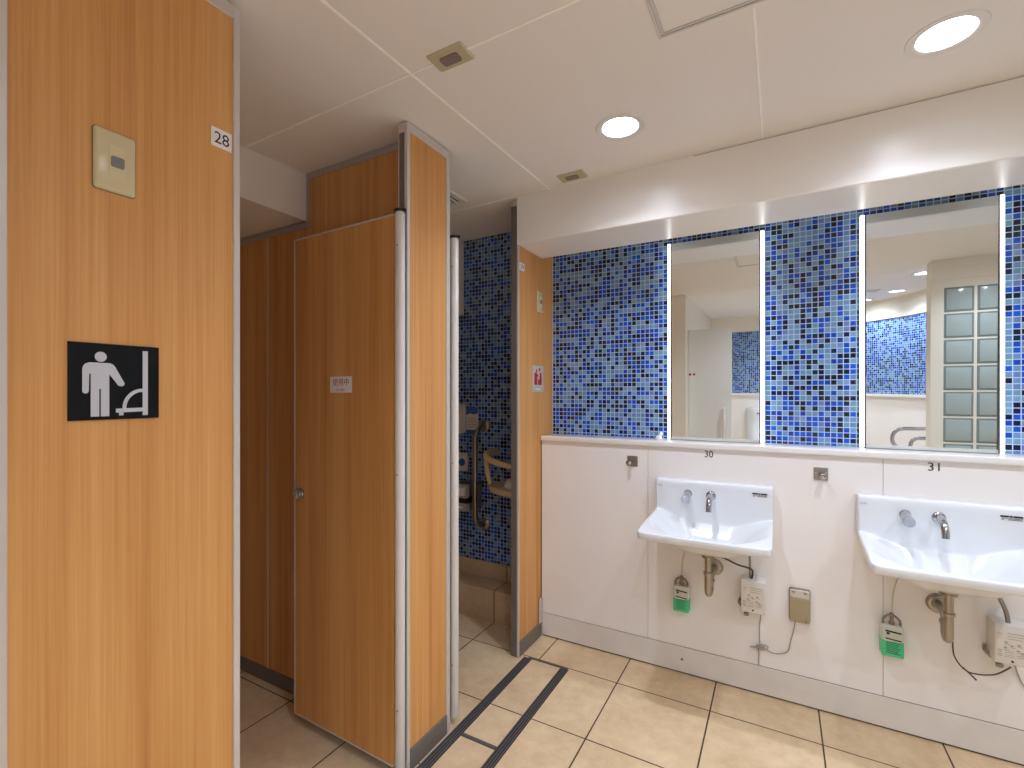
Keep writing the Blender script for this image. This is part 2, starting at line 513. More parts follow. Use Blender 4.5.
# ------------------------------------------------------------------ toilet stalls
def divider_panel(label, y0, y1, tl, tr, zt, kick=True, depth=.04, group='wood-faced stall front panels', xf=FX, floor_z=0., edge_top=None):
    r = thing('stall_front_panel', (xf - depth / 2, (y0 + y1) / 2, 0), label, 'stall panel')
    r['group'] = group
    x0, x1 = xf - depth, xf
    part(r, 'panel', box(new(), x0 + .002, x1 - .003, y0 + tl, y1 - tr, .062 if kick else .012, zt - .028), WOOD, None)
    e = new()
    box(e, x0 - .001, x1 + .001, y0, y0 + tl, .004, zt, .0015, 1)
    part(r, 'edge_trim', e, ALU, 30)
    e = new()
    box(e, x0 - .001, x1 + .001, y1 - tr, y1, .004, zt, .0015, 1)
    part(r, 'edge_trim', e, ALU, 30)
    part(r, 'top_rail', box(new(), x0 - .001, x1 + .001, y0 + tl, y1 - tr, zt - .03, zt, .0015, 1), ALU, 30)
    if kick:
        part(r, 'kick_plate', box(new(), x0, x1 + .004, y0 + tl, y1 - tr, .002, .074, .0015, 1), KICK, 30)
    return r

divider_panel('broad larch wood stall panel with a pictogram sign and cream switch', .268, .6690, .012, .0155, cz(FX, .3) - .006)
pl = divider_panel('narrow larch wood stall panel between the two stall doorways', 1.248, 1.492, .015, .022, cz(FX, 1.25) - .003)
e = new(); box(e, FX - .034, FX - .012, 1.2465, 1.2485, .004, 2.2)
part(pl, 'door_stop_channel', e, KICK, None)
p29 = divider_panel('larch wood stall panel beside the mosaic and basin ledge', 2.066, 2.478, .010, .004, cz(FX, 2.1) - .004, xf=-1.12)

part(p29, 'end_cap', box(new(), -1.1605, -1.1290, 2.0645, 2.0665, .004, 2.23), KICK, None)

# the partition between the two stalls, cut out around the boxed ceiling
def partition():
    r = thing('stall_partition', (-1.85, 1.36, 0), 'long larch wood partition with grey trim behind the open stall door', 'partition')
    y0, y1 = 1.34, 1.376
    zt = cz(-1.4, 1.34) - .004; xs, zs = -1.746, 2.030
    fr = lambda u, v, w: Vector((u, y0 + w, v))
    def piece(a, b):
        bmx = new()
        if b <= xs: pts = [(a, .066), (b, .066), (b, zs - .026), (a, zs - .026)]
        else: pts = [(a, .066), (b, .066), (b, zt - .026), (xs + .02, zt - .026), (xs + .02, zs - .026), (a, zs - .026)]
        return prism(bmx, pts, fr, 0, y1 - y0)
    part(r, 'panel', piece(-2.548, -2.0155), WOOD, None)
    part(r, 'panel', piece(-2.0085, FX - .042), WOOD, None)
    part(r, 'joint_strip', box(new(), -2.0155, -2.0085, y0 - .002, y1, .01, zs - .026), ALU, None)
    t = new()
    prism(t, [(-2.548, zs - .026), (xs + .02, zs - .026), (xs + .02, zt - .026), (FX - .042, zt - .026), (FX - .042, zt), (xs, zt), (xs, zs), (-2.548, zs)],
          lambda u, v, w: Vector((u, y0 - .003 + w, v)), 0, .042)
    part(r, 'top_trim', t, DARKTRIM, None)
    part(r, 'kick_plate', box(new(), -2.548, FX - .042, y0 - .003, y1 + .003, .002, .066), KICK, None)
partition()

# boxed-in ceilings at the back of the stalls
bm = new()
prism(bm, [(-2.56, .66), (-1.748, .66), (-1.748, 1.338), (-2.56, 1.338)], lambda u, v, w: Vector((u, v, w)), 2.034, 2.33)
struct('trim_stall_soffit', bm, SOFFIT, 'white boxed-in ceiling at the back of the near stall', 'soffit')
bm = new()
prism(bm, [(-2.56, 1.42), (-1.735, 1.42), (-1.735, 2.478), (-2.56, 2.478)], lambda u, v, w: Vector((u, v, w)), 1.80, 2.33)
struct('trim_far_stall_soffit', bm, SOFFIT, 'boxed-in duct above the mosaic of the far stall', 'soffit')
bm = new(); box(bm, -2.56, -1.162, 2.320, 2.48, 0, .180, .003, 2)
struct('trim_stall_step', bm, STEPT, 'beige tiled step along the mosaic wall of the far stall', 'step', 30)
bm = new(); box(bm, -2.56, -1.162, 2.466, 2.48, .180, .276, .002, 1)
struct('baseboard_stall', bm, STEPT, 'beige tile skirting under the mosaic of the far stall', 'baseboard')

# stall doors, swung open into the stalls
def stall_door(loc, rot, label):
    r = thing('stall_door_leaf', loc, label, 'stall door', 'larch wood stall doors opened inwards', rot)
    L, t, z0, z1 = .549, .017, .044, 1.908
    part(r, 'door_slab', box(new(), -L + .008, -.016, -t, t, z0 + .006, z1 - .006), WOOD, None, local=True)
    e = new()
    prism(e, [(-L, z0), (-.016, z0), (-.016, z0 + .006), (-L + .008, z0 + .006), (-L + .008, z1 - .006), (-.016, z1 - .006), (-.016, z1), (-L, z1)],
          lambda u, v, w: Vector((u, -t - .001 + w, v)), 0, 2 * t + .002)
    part(r, 'edge_trim', e, ALU, None, local=True)
    p = new()
    lathe(p, (0, 0, z0 - .012), (0, 0, 1), [(0, .0150), (.004, .017), (z1 - z0 + .015, .017), (z1 - z0 + .019, .015)], 28)
    hp = part(r, 'hinge_post', p, POSTM, 40, 'pale rounded metal post', local=True)
    p = new(); lathe(p, (0, 0, z1 + .007), (0, 0, 1), [(0, .0195), (.008, .0195)], 28); box(p, .010, .026, -.004, .004, z1 + .007, z1 + .015)
    part(r, 'pivot_cap', p, BLACK, 40, local=True)
    p = new(); box(p, -.016, .004, .0182, .0228, z0, z1)  # black strip stands for the shade in the gap beside the post
    part(r, 'gap_shade_strip', p, BLACK, None, local=True)
    for z in (.24, 1.03, 1.80):
        part(hp, 'screw', cyl(new(), (.004, -.0145, z), (.0045, -.0182, z), .0026, n=10), GREYBTN, None, local=True)
    k = new()
    lathe(k, (-L + .040, -t, .914), (0, -1, 0), [(0, .0225), (.005, .0225), (.008, .020), (.016, .0195), (.019, .017), (.020, 0)], 28); box(k, -L + .036, -L + .044, -t - .023, -t - .018, .897, .931, .002, 2)
    part(r, 'thumb_turn', k, CHROME, 35, 'small round chrome knob', local=True)
    return r
ROT = math.radians(-1.64)
d28 = stall_door((-1.1180, 1.2220, 0), ROT, 'open larch wood stall door bearing a small red and white notice')
d29 = dup(d28, 0, .3090, 0, 'far stall door seen edge-on past the narrow panel, only its metal post showing')

def door_point(u, v, w):     # a point on the front face of the near door
    c, s = math.cos(ROT), math.sin(ROT)
    x, y = u, -.017 - w
    return Vector((-1.1180 + c * x - s * y, 1.2220 + s * x + c * y, v))
n = thing('occupied_notice', door_point(-.275, 1.306, 0), 'small white notice with red lettering on the stall door', 'sign')
b = new(); prism(b, [(-.333, 1.306), (-.217, 1.306), (-.217, 1.365), (-.333, 1.365)], door_point, .0002, .0014)
q = part(n, 'plate', b, LABELW, None)
b = new(); text_into(b, '使用中', lambda u, v, w: door_point(-.275 + u, 1.3445 + v, w), .0255, .088, .0018)
part(q, 'lettering', b, RED, None)
b = new(); text_into(b, 'In Use', lambda u, v, w: door_point(-.275 + u, 1.3175 + v, w), .0105, .042, .0018)
part(q, 'lettering', b, RED, None)

# ------------------------------------------------------------------ signs and switches on the stall fronts
SX = FX - .003
def number_plate(txt, xf, y0, y1, z0, z1, label, grp):
    r = thing('number_plate', (xf, (y0 + y1) / 2, z0), label, 'number plate', grp)
    q = part(r, 'plate', prism(new(), rrect(y0, y1, z0, z1, .002), lambda u, v, w: Vector((xf + w, u, v)), 0, .0016), LABELW, None)
    b = new(); text_into(b, txt, faceX(xf, (y0 + y1) / 2, (z0 + z1) / 2), (z1 - z0) * .62, (y1 - y0) * .72, .0021)
    part(q, 'lettering', b, INK, None)
number_plate('28', SX, .6046, .6500, 1.8615, 1.9040, 'white number plate reading 28 on the broad wood panel', 'stall number plates')
number_plate('29', -1.123, 2.0800, 2.1320, 1.918, 1.956, 'white number plate reading 29 on the wood panel beside the mosaic', 'stall number plates')

# urinal pictogram
r = thing('restroom_sign', (SX, .428, 1.2525), 'square black sign with a white standing figure and urinal pictogram', 'sign')
Y0, Z0, S = .3566, 1.2520, .1435
part(r, 'plate', box(new(), SX, SX + .003, Y0, Y0 + S, Z0, Z0 + S, .0005, 1), SIGNBLK, None)
sg = lambda u, v, w: Vector((SX + .003 + w, Y0 + (u - .030 * math.sin(PI * u)) * S, Z0 + v * S))
b = new()
prism(b, disc_pts(.355, .825, .066, n=32), sg, 0, .0006)
fig = [(.245, .045), (.338, .045), (.338, .405), (.356, .405), (.356, .045), (.448, .045), (.448, .60)]
fig += [(.548, .452)] + disc_pts(.580, .478, .036, n=8, a0=-2.4, a1=.75)[1:] + [(.512, .700), (.49, .728), (.455, .746)]
fig += [(.23, .746), (.185, .728), (.158, .690), (.152, .65), (.152, .385)] + disc_pts(.188, .380, .036, n=8, a0=PI, a1=2 * PI) + [(.228, .60), (.245, .60)]
prism(b, fig, sg, 0, .0006)
part(r, 'figure_pictogram', b, SIGNWHT, None)
b = new()
prism(b, [(.815, .045), (.872, .045), (.872, .935), (.815, .935)], sg, 0, .0006)
prism(b, [(.522, .088), (.815, .098), (.815, .150), (.522, .142)], sg, 0, .0006)
prism(b, [(.556, .05), (.604, .05), (.604, .09), (.556, .09)], sg, 0, .0005)
arc = disc_pts(.815, .145, .222, .268, 16, PI / 2, PI); inn = disc_pts(.815, .145, .180, .222, 16, PI / 2, PI)
prism(b, arc + inn[::-1], sg, 0, .0006)
part(r, 'urinal_pictogram', b, SIGNWHT, None)

# baby seat pictogram on the far panel
r = thing('baby_seat_sign', (-1.123, 2.29, 1.312), 'silver sign with red seated figures beside the mosaic', 'sign')
Y0b, Y1b, Z0b, Z1b = 2.222, 2.352, 1.312, 1.452
part(r, 'plate', prism(new(), rrect(Y0b, Y1b, Z0b, Z1b, .005), lambda u, v, w: Vector((-1.123 + w, u, v)), 0, .002), SILVER, None)
sb = lambda u, v, w: Vector((-1.121 + w, Y0b + u * .130, Z0b + v * .140))
b = new()
prism(b, disc_pts(.36, .80, .060, n=20), sb, 0, .0006)
prism(b, [(.17, .27), (.42, .27), (.42, .60), (.50, .58), (.50, .64), (.36, .73), (.17, .73)], sb, 0, .0006)
prism(b, disc_pts(.63, .86, .065, n=20), sb, 0, .0006)
prism(b, [(.50, .27), (.82, .27), (.84, .44), (.80, .75), (.66, .75), (.64, .50), (.50, .46)], sb, 0, .0006)
part(r, 'figure_pictogram', b, RED, None)
b = new(); prism(b, [(.3, .09), (.7, .09), (.7, .13), (.3, .13)], sb, 0, .0005)
part(r, 'caption_line', b, LABELW, None)

def wall_switch(xf, y0, y1, z0, z1, label):
    r = thing('wall_switch', (xf, (y0 + y1) / 2, z0), label, 'switch', 'cream switch plates on the stall fronts')
    b = new(); fr = lambda u, v, w: Vector((xf + w, u, v))
    yc, zc = (y0 + y1) / 2, (z0 + z1) / 2; hy, hz = (y1 - y0) / 2, (z1 - z0) / 2
    L = [[fr(p[0], p[1], w) for p in rrect(yc - hy + i, yc + hy - i, zc - hz + i, zc + hz - i, .006)] for i, w in ((0, 0), (0, .003), (.002, .006), (.006, .008))]
    rings(b, L); part(r, 'cover_plate', b, SWITCH, 35)
    iy = .0125 * (y1 - y0) / .067; iz = .030 * (z1 - z0) / .116
    ins = part(r, 'insert', box(new(), xf + .006, xf + .0088, yc + .001 - iy, yc + .001 + iy, zc - iz, zc + iz, .0005, 1), SWITCH2, None)
    b = new(); prism(b, rrect(yc + .002 - iy * .82, yc + .002 + iy * .82, zc - iz * .36, zc + iz * .30, .003), fr, .007, .0115)
    part(ins, 'button', b, GREYBTN, None, 'small grey button')
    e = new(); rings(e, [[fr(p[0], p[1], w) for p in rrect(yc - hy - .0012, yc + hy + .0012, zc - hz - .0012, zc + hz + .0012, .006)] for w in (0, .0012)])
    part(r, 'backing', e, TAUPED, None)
wall_switch(SX, .3925, .4590, 1.6860, 1.8015, 'cream switch plate with grey button above the black pictogram sign')
wall_switch(-1.123, 2.272, 2.342, 1.737, 1.853, 'cream switch plate on the wood panel beside the mosaic, above the silver sign')

# ------------------------------------------------------------------ floor drains
def drain(x0, x1, y0, y1, n, label):
    r = thing('drain_grate', ((x0 + x1) / 2, (y0 + y1) / 2, 0), label, 'drain', 'slotted floor drains')
    part(r, 'channel', box(new(), x0, x1, y0, y1, .0002, .0012), DRAINGAP, None)
    b = new(); k = (x1 - x0) / n
    for i in range(n): box(b, x0 + i * k + k * .20, x0 + i * k + k * .66, y0 + .001, y1 - .001, .001, .0042)
    part(r, 'grate', b, DRAIN, None)
drain(-1.1005, -1.0575, -.4, 2.088, 4, 'long slotted floor drain running close along the stall fronts')
drain(-.9060, -.8650, -.4, 2.092, 4, 'long slotted floor drain nearer the basins, parallel to the first')
G = 'cross bars joining the floor drains'
bm = new(); box(bm, -1.0575, -.906, 1.489, 1.504, .0002, .004)
single('drain_cross_bar', bm, DRAIN, 'wide dark cross bar joining the two floor drains', 'drain bar', G, None)
bm = new(); box(bm, -1.075, -.87, 2.0885, 2.098, .0002, .004)
single('drain_cross_bar', bm, DRAIN, 'thin dark bar closing the drain ends near the basin wall', 'drain bar', G, None)

# ------------------------------------------------------------------ mirrors with light strips
def mirror(x0, x1, label):
    r = thing('wall_mirror', ((x0 + x1) / 2, 2.47, 1.077), label, 'mirror', 'mirrors with vertical light strips')
    z0, z1 = 1.0785, 2.046
    part(r, 'back_frame', box(new(), x0 + .003, x1 - .003, 2.462, 2.4795, z0, z1), MIREDGE, None)
    b = new()
    prism(b, [(2.4500, z0 + .013), (2.4555, z0 + .013), (2.4450, z1 - .004), (2.4395, z1 - .004)], lambda u, v, w: Vector((w, u, v)), x0 + .0195, x1 - .0195)
    part(r, 'mirror_glass', b, MIRROR, None)
    part(r, 'bottom_rail', box(new(), x0 + .0175, x1 - .0175, 2.444, 2.462, z0, z0 + .0128, .001, 1), MIRRAIL, None)
    part(r, 'edge_strip', box(new(), x0 + .0150, x0 + .0192, 2.440, 2.462, z0, z1), MIREDGE, None)
    part(r, 'edge_strip', box(new(), x1 - .0192, x1 - .0150, 2.440, 2.462, z0, z1), MIREDGE, None)
    for a in (x0, x1 - .0148):
        t = part(r, 'light_housing', box(new(), a, a + .0148, 2.4600, 2.4795, z0, z1), MIRRAIL, None)
        part(t, 'light_strip', box(new(), a + .0004, a + .0144, 2.4440, 2.4600, z0 + .001, z1 - .001, .003, 2), LED, None)
mirror(-.4835, -.0590, 'tall wall mirror with light strips above the basin under number 30')
mirror(.2955, .7345, 'tall wall mirror with light strips above the basin under number 31')

b = new()
lathe(b, (-.527, 2.452, 1.077), (0, 0, 1), [(0, .016), (.008, .016), (.012, .010), (.016, .008)], 18)
lathe(b, (-.522, 2.452, 1.087), (.35, 0, 1), [(0, .008), (.012, .0085), (.022, .008), (.025, .003)], 16)
single('ledge_item', b, LABELW, 'tiny white stopper standing on the ledge beside the mirror', 'item', None, 40)  # small white object of unknown kind

# ------------------------------------------------------------------ wash basins
DX = .7655
def ss(a, b, x):
    t = min(1, max(0, (x - a) / (b - a))); return t * t * (3 - 2 * t)

def basin(label):
    r = thing('wash_basin', (-.262, 2.324, .58), label, 'basin', 'white wall-hung wash basins')
    nu = 30
    us = [i / nu for i in range(nu + 1)]
    us = sorted(set(us + [.012, .04, .96, .988]))
    ts = [0, .012, .03] + [i / 18 for i in range(1, 18)] + [.965, .985, 1]
    def xw(u, t):
        half = .2425 + .002 * t
        x = -.2625 - .002 * t + (u * 2 - 1) * half
        # rounded front corners
        if t > .93:
            k = (t - .93) / .07
            x = -.2645 + (x + .2645) * (1 - .035 * k * k * abs(u * 2 - 1) ** 8)
        return x
    def rim(t): return .768 - .024 * t
    def side(u, w0, w1): return ss(w0, w1, min(u, 1 - u))
    def ztop(u, t):
        a = min(1, max(0, (min(u, 1 - u) - .020) / .40)); q = min(1, max(0, (.965 - t) / .50))
        d = max(0, 1 - math.hypot(1 - a, 1 - q))
        return rim(t) - .108 * ss(-.05, .85, d) * ss(-.15, .22, t) * min(1, d * 30)
    def zbot(u, t):
        a = min(1, max(0, (min(u, 1 - u) - .01) / .36)); q = min(1, max(0, (.98 - t) / .46))
        d = max(0, 1 - math.hypot(1 - a, 1 - q))
        return rim(t) - .031 - .082 * ss(0, .9, d) * (.8 + .2 * ss(0, .3, t))
    rows = []
    zt = .908
    rowT = []
    for y, z in ((2.3235, zt), (2.300, zt), (2.287, zt - .001), (2.281, zt - .006), (2.2795, zt - .02), (2.279, .87), (2.279, .83), (2.279, .80)):
        rowT.append([Vector((xw(u, 0), y, z)) for u in us])
    for t in ts:
        y = 2.278 - .353 * t
        rowT.append([Vector((xw(u, t), y + (.012 * abs(u * 2 - 1) ** 10 if t > .93 else 0), ztop(u, t))) for u in us])
    rowB = []
    for z in (zt - .001, zt - .004, .89, .87, .85, .83, .81, .79):
        rowB.append([Vector((xw(u, 0), 2.324, z - (0 if z > .8 else .02))) for u in us])
    for t in ts:
        y = 2.324 - .396 * t
        rowB.append([Vector((xw(u, t), y + (.012 * abs(u * 2 - 1) ** 10 if t > .93 else 0), zbot(u, t))) for u in us])
    bm = new()
    T = [[bm.verts.new(p) for p in row] for row in rowT]; Bv = [[bm.verts.new(p) for p in row] for row in rowB]
    m = len(us)
    for k in range(len(T) - 1):
        for i in range(m - 1):
            bm.faces.new((T[k][i], T[k][i + 1], T[k + 1][i + 1], T[k + 1][i]))
            bm.faces.new((Bv[k][i], Bv[k + 1][i], Bv[k + 1][i + 1], Bv[k][i + 1]))
        for i in (0, m - 1):
            bm.faces.new((T[k][i], T[k + 1][i], Bv[k + 1][i], Bv[k][i]))
    for i in range(m - 1):
        bm.faces.new((T[0][i], Bv[0][i], Bv[0][i + 1], T[0][i + 1]))
        bm.faces.new((T[-1][i], T[-1][i + 1], Bv[-1][i + 1], Bv[-1][i]))
    bmesh.ops.recalc_face_normals(bm, faces=bm.faces)
    o = part(r, 'bowl', bm, CERAMIC, None)
    for p in o.data.polygons: p.use_smooth = True
    sub = o.modifiers.new('round', 'SUBSURF'); sub.levels = 1; sub.render_levels = 1
    # water spout
    b = new(); X = -.2635; Z = .8505; Yf = 2.279
    lathe(b, (X, Yf + .002, Z), (0, -1, 0), [(0, .0205), (.006, .0205), (.011, .017), (.013, .012)], 28)
    tube(b, smoothpath([(X, Yf, Z), (X, Yf - .030, Z + .002), (X, Yf - .058, Z - .006), (X, Yf - .077, Z - .026), (X, Yf - .085, Z - .056)], 6), .0118, 18)
    part(r, 'spout', b, CHROME, 40, 'short curved chrome water spout')
    # soap nozzle
    b = new(); X = -.3600; Z = .8500
    lathe(b, (X, Yf + .002, Z), (0, -1, 0), [(0, .018), (.005, .018), (.008, .0155)], 28)
    lathe(b, (X, Yf, Z), (0, -1, -.22), [(.004, .0155), (.050, .0165), (.066, .0195), (.071, .0185), (.072, 0)], 28)
    lathe(b, (X, Yf - .058, Z - .024), (0, 0, -1), [(0, .004), (.012, .003)], 12)
    part(r, 'soap_nozzle', b, CHROME, 40, 'stubby chrome soap nozzle')
    # marks on the basin
    fr = faceY(-.4860, Yf, .8775)
    b = new(); text_into(b, 'TOTO', fr, .0062, .022, .0008)
    part(r, 'maker_mark', b, GREYINK, None)
    b = new()
    F = lambda u, v, w: Vector((-.1000 + u, Yf - w, .8760 + v))
    for u0, u1 in ((0, .022), (.0235, .0315), (.033, .057)): prism(b, [(u0, -.0022), (u1, -.0022), (u1, .0038), (u0, .0038)], F, .0002, .0009)
    part(r, 'label_strip', b, INK, None, 'dark printed strip')
    b = new()
    for u0, u1, v in ((.003, .012, -.0065), (.014, .019, -.0065), (.021, .056, -.0062), (.003, .009, -.0105), (.020, .056, -.0105)):
        prism(b, [(u0, v - .0011), (u1, v - .0011), (u1, v + .0011), (u0, v + .0011)], F, .0002, .0009)
    part(r, 'small_print', b, GREYINK, None)
    # waste fitting under the bowl
    b = new(); lathe(b, (-.262, 2.166, .655), (0, 0, -1), [(0, .028), (.034, .028), (.037, .026)], 28)
    part(r, 'waste_flange', b, OLDSTEEL, 35)
    return r
b30 = basin('white wall-hung basin under number 30, between the two steel hooks')
b31 = dup(b30, .772, 0, 0, 'white wall-hung basin under number 31, right of the taupe cover')

def trap(label):
    x, y = -.262, 2.166
    r = thing('drain_trap', (x, y, .445), label, 'drain trap', 'metal drain traps below the basins')
    b = new(); lathe(b, (x, y, .616), (0, 0, -1), [(0, .025), (.006, .025), (.007, .0135), (.10, .0135)], 24)
    part(r, 'tailpipe', b, OLDSTEEL, 40)
    b = new(); yb = y + .046
    arc = [(x + .003 * (1 - math.cos(a)) / 2, y + .023 - .023 * math.cos(a), .472 - .021 * math.sin(a)) for a in [PI * i / 10 for i in range(11)]]
    tube(b, [(x, y, .545)] + arc + [(x + .003, yb, .488)] + smoothpath([(x + .003, yb, .500), (x + .004, yb + .006, .514), (x + .005, yb + .022, .522), (x + .008, 2.322, .523)], 5), .0142, 18)
    part(r, 'bend', b, OLDSTEEL, 40)
    for yy, zz, xx in ((y, .537, x), (yb, .492, x + .003)):
        b = new(); lathe(b, (xx, yy, zz), (0, 0, 1), [(0, .0145), (.002, .0185), (.011, .0185), (.014, .0145)], 20)
        part(r, 'ring_nut', b, OLDSTEEL, 40)
    b = new(); lathe(b, (x + .008, 2.3240, .523), (0, -1, 0), [(0, .037), (.003, .037), (.008, .034), (.011, .026), (.011, .018)], 30)
    part(r, 'wall_flange', b, OLDSTEEL, 40)
    return r
t30 = trap('metal bottle trap below the basin under number 30')
dup(t30, .771, 0, 0, 'metal bottle trap below the basin under number 31')

def soap(label):
    x, y = -.3905, 2.288
    r = thing('soap_tank', (x, y, .305), label, 'soap tank', 'green soap tanks hung below the basins')
    fr = lambda u, v, w: Vector((x + u, y + .030 - w, .306 + v))
    def loop(h, w0, inset):
        return [(u, v) for u, v in rrect(-h + inset, h - inset, 0, 1, .01)]
    def blk(u0, u1, v0, v1, w0, w1, rad, bev):
        b = new(); loops = []
        for i, w in ((bev, w0), (0, w0 + bev), (0, w1 - bev), (bev * .3, w1 - bev * .3), (bev, w1)):
            loops.append([fr(p[0], p[1], w) for p in rrect(u0 + i, u1 - i, v0 + i, v1 - i, rad)])
        return rings(b, loops)
    part(r, 'bottle', blk(-.0345, .0345, .054, .118, 0, .044, .012, .006), BOTTLE, 40)
    part(r, 'soap_fill', blk(-.0345, .0345, 0, .062, 0, .044, .006, .004), GREEN, 40, 'bright green soap in the lower half')
    b = new()
    tube(b, smoothpath([fr(-.026, .112, .026), fr(-.027, .132, .026), fr(-.014, .149, .026), fr(.006, .152, .026), fr(.024, .136, .026), fr(.026, .112, .026)], 6), .0042, 10)
    part(r, 'carry_loop', b, BROWNP, 40)
    b = new(); lathe(b, fr(0, .115, .024), (0, 0, 1), [(0, .010), (.012, .010), (.016, .0065), (.046, .006), (.048, 0)], 20)
    part(r, 'cap', b, BROWNP, 40)
    b = new(); tube(b, smoothpath([fr(.002, .165, .024), fr(.003, .22, .024), fr(.012, .27, .020), fr(.030, .322, .014)], 6), .0026, 8)
    part(r, 'feed_tube', b, HOSE, 40)
    b = new()
    def bar(u0, u1, v, h, sk=-.004): prism(b, [(u0, v - h), (u1, v - h + sk), (u1, v + h + sk), (u0, v + h)], fr, .0438, .0450)
    bar(-.022, .026, .098, .0028); bar(-.019, -.009, .089, .004, -.001); bar(-.022, .026, .069, .0022)
    part(r, 'black_print', b, INK, None)
    b = new()
    for i in range(7): bar(-.020, .024 - .004 * (i % 3), .056 - i * .0066, .0011, -.002)
    part(r, 'fine_print', b, mat_fine, None)
    return r

s30 = soap('green and milky soap tank hanging below the basin under number 30')
dup(s30, DX, 0, 0, 'green and milky soap tank hanging below the basin under number 31')

def control_box(label):
    x0, x1, z0, z1, yf = -.1420, -.0500, .3760, .5120, 2.2500
    r = thing('faucet_control_box', (-.099, 2.29, z0), label, 'control box', 'white control boxes below the basins')
    part(r, 'case', box(new(), x0, x1, yf, 2.3235, z0, z1, .004, 3), BOXW, 35)
    fr = faceY(x0, yf, z0)
    sh = part(r, 'instruction_sheet', prism(new(), [(.004, .024), (.087, .024), (.087, .110), (.004, .110)], fr, .0002, .0008), PAPER, None)
    b = new()
    def ln(u0, u1, v, h=.0008): prism(b, [(u0, v - h), (u1, v - h), (u1, v + h), (u0, v + h)], fr, .0009, .0013)
    ln(.034, .080, .107, .0010); ln(.034, .080, .098); ln(.008, .022, .105); ln(.008, .020, .099)
    ln(.034, .072, .089); ln(.008, .018, .090)
    for cx, cy in ((.030, .076), (.062, .072), (.028, .058), (.060, .052), (.044, .066), (.070, .046)):
        ln(cx - .004, cx + .004, cy, .0024); ln(cx - .004, cx + .009, cy - .006)
    for v in (.048, .042, .034, .028): ln(.008, .020, v, .0012); ln(.026, .050, v - .001, .0006)
    ln(.056, .080, .036); ln(.058, .076, .030)
    part(sh, 'print', b, PRINT, None)
    b = new(); cyl(b, (x0 + .046, yf + .001, z0 + .013), (x0 + .046, yf - .0015, z0 + .013), .0036, n=16)
    part(r, 'screw', b, INK, None)
    b = new()
    lathe(b, (x0 + .020, yf + .030, z0 + .004), (0, 0, -1), [(0, .015), (.006, .015), (.009, .010), (.016, .010)], 20)
    lathe(b, (x0 + .020, yf + .030, z0 - .010), (0, -.75, -.6), [(0, .009), (.010, .0105), (.014, .0105), (.016, .007), (.016, .003)], 20)
    tube(b, smoothpath([(x0 + .020, yf + .034, z0 - .006), (x0 + .006, yf + .045, z0 - .001), (x0 - .010, yf + .052, z0 + .016), (x0 - .006, yf + .066, z0 + .030)], 5), .0052, 10)
    part(r, 'drain_valve', b, STEEL, 40, 'dull metal valve under the case')
    return r
c30 = control_box('white box with an instruction sheet below the basin under number 30')
c31 = dup(c30, .790, 0, 0, 'white box with an instruction sheet below the basin under number 31')

G = 'thin hoses and cables below the basins'
b = new(); tube(b, smoothpath([(-.232, 2.19, .612), (-.205, 2.23, .597), (-.155, 2.25, .572), (-.112, 2.27, .558), (-.098, 2.275, .545), (-.102, 2.28, .510)], 7), .0038, 10)
single('faucet_cable', b, CABLED, 'dark cable looping from the drain trap to the box under number 30', 'cable', G, 40)
b = new(); tube(b, smoothpath([(-.108, 2.285, .508), (-.109, 2.288, .58), (-.110, 2.29, .634)], 4), .0046, 10)
single('supply_hose', b, STEEL, 'short steel hose from the box under number 30 up to the basin', 'hose', G, 40)
b = new(); tube(b, smoothpath([(.690, 2.272, .508), (.686, 2.278, .548), (.668, 2.288, .60), (.654, 2.295, .640)], 6), .0068, 12)
single('supply_hose', b, STEEL, 'short grey hose from the box under number 31 up to the basin', 'hose', G, 40)
b = new(); tube(b, smoothpath([(.523, 2.18, .446), (.535, 2.21, .385), (.565, 2.23, .338), (.60, 2.24, .325), (.650, 2.245, .336), (.690, 2.249, .370)], 7), .0024, 10)
tube(b, smoothpath([(.560, 2.226, .345), (.582, 2.228, .325), (.597, 2.229, .309)], 4), .0026, 8)
single('faucet_cable', b, CABLED, 'dark cable drooping from the drain trap to the box under number 31', 'cable', G, 40)

b = new()
tube(b, smoothpath([(-.0700, 2.3185, .379), (-.0680, 2.3195, .345), (-.0735, 2.3195, .300), (-.0735, 2.3195, .255), (-.0720, 2.3165, .225)], 6), .0022, 8)
for k, (ax, az, ph) in enumerate(((.022, .010, 0), (.013, .013, .6), (.018, .006, 1.3), (.009, .012, 2.2), (.026, .004, .3))):
    tube(b, smoothpath([(-.062 - .005 * k + ax * math.cos(a + ph), 2.3150 - .0022 * k, .212 + .2 * ax * math.cos(a + 2 * ph) + az * math.sin(a + ph)) for a in [i * PI / 5 for i in range(11)]], 3), .0021, 8)
tube(b, smoothpath([(-.078, 2.318, .205), (-.076, 2.319, .180), (-.0765, 2.319, .150), (-.076, 2.320, .128)], 5), .0022, 8)
tube(b, smoothpath([(-.052, 2.3175, .206), (-.030, 2.319, .197), (-.004, 2.3195, .197), (.022, 2.3195, .208), (.036, 2.3195, .226), (.044, 2.3195, .270), (.054, 2.3195, .310), (.0585, 2.319, .350)], 7), .0022, 8)
single('power_cable', b, CABLE, 'thin grey cable tied in a knot beside the taupe cover', 'cable', G, 40)
b = new(); tube(b, smoothpath([(.715, 2.319, .375), (.727, 2.320, .33), (.741, 2.320, .29), (.763, 2.320, .27), (.80, 2.320, .262)], 6), .0022, 8)
single('power_cable', b, CABLE, 'thin pale cable leaving the box under number 31', 'cable', G, 40)

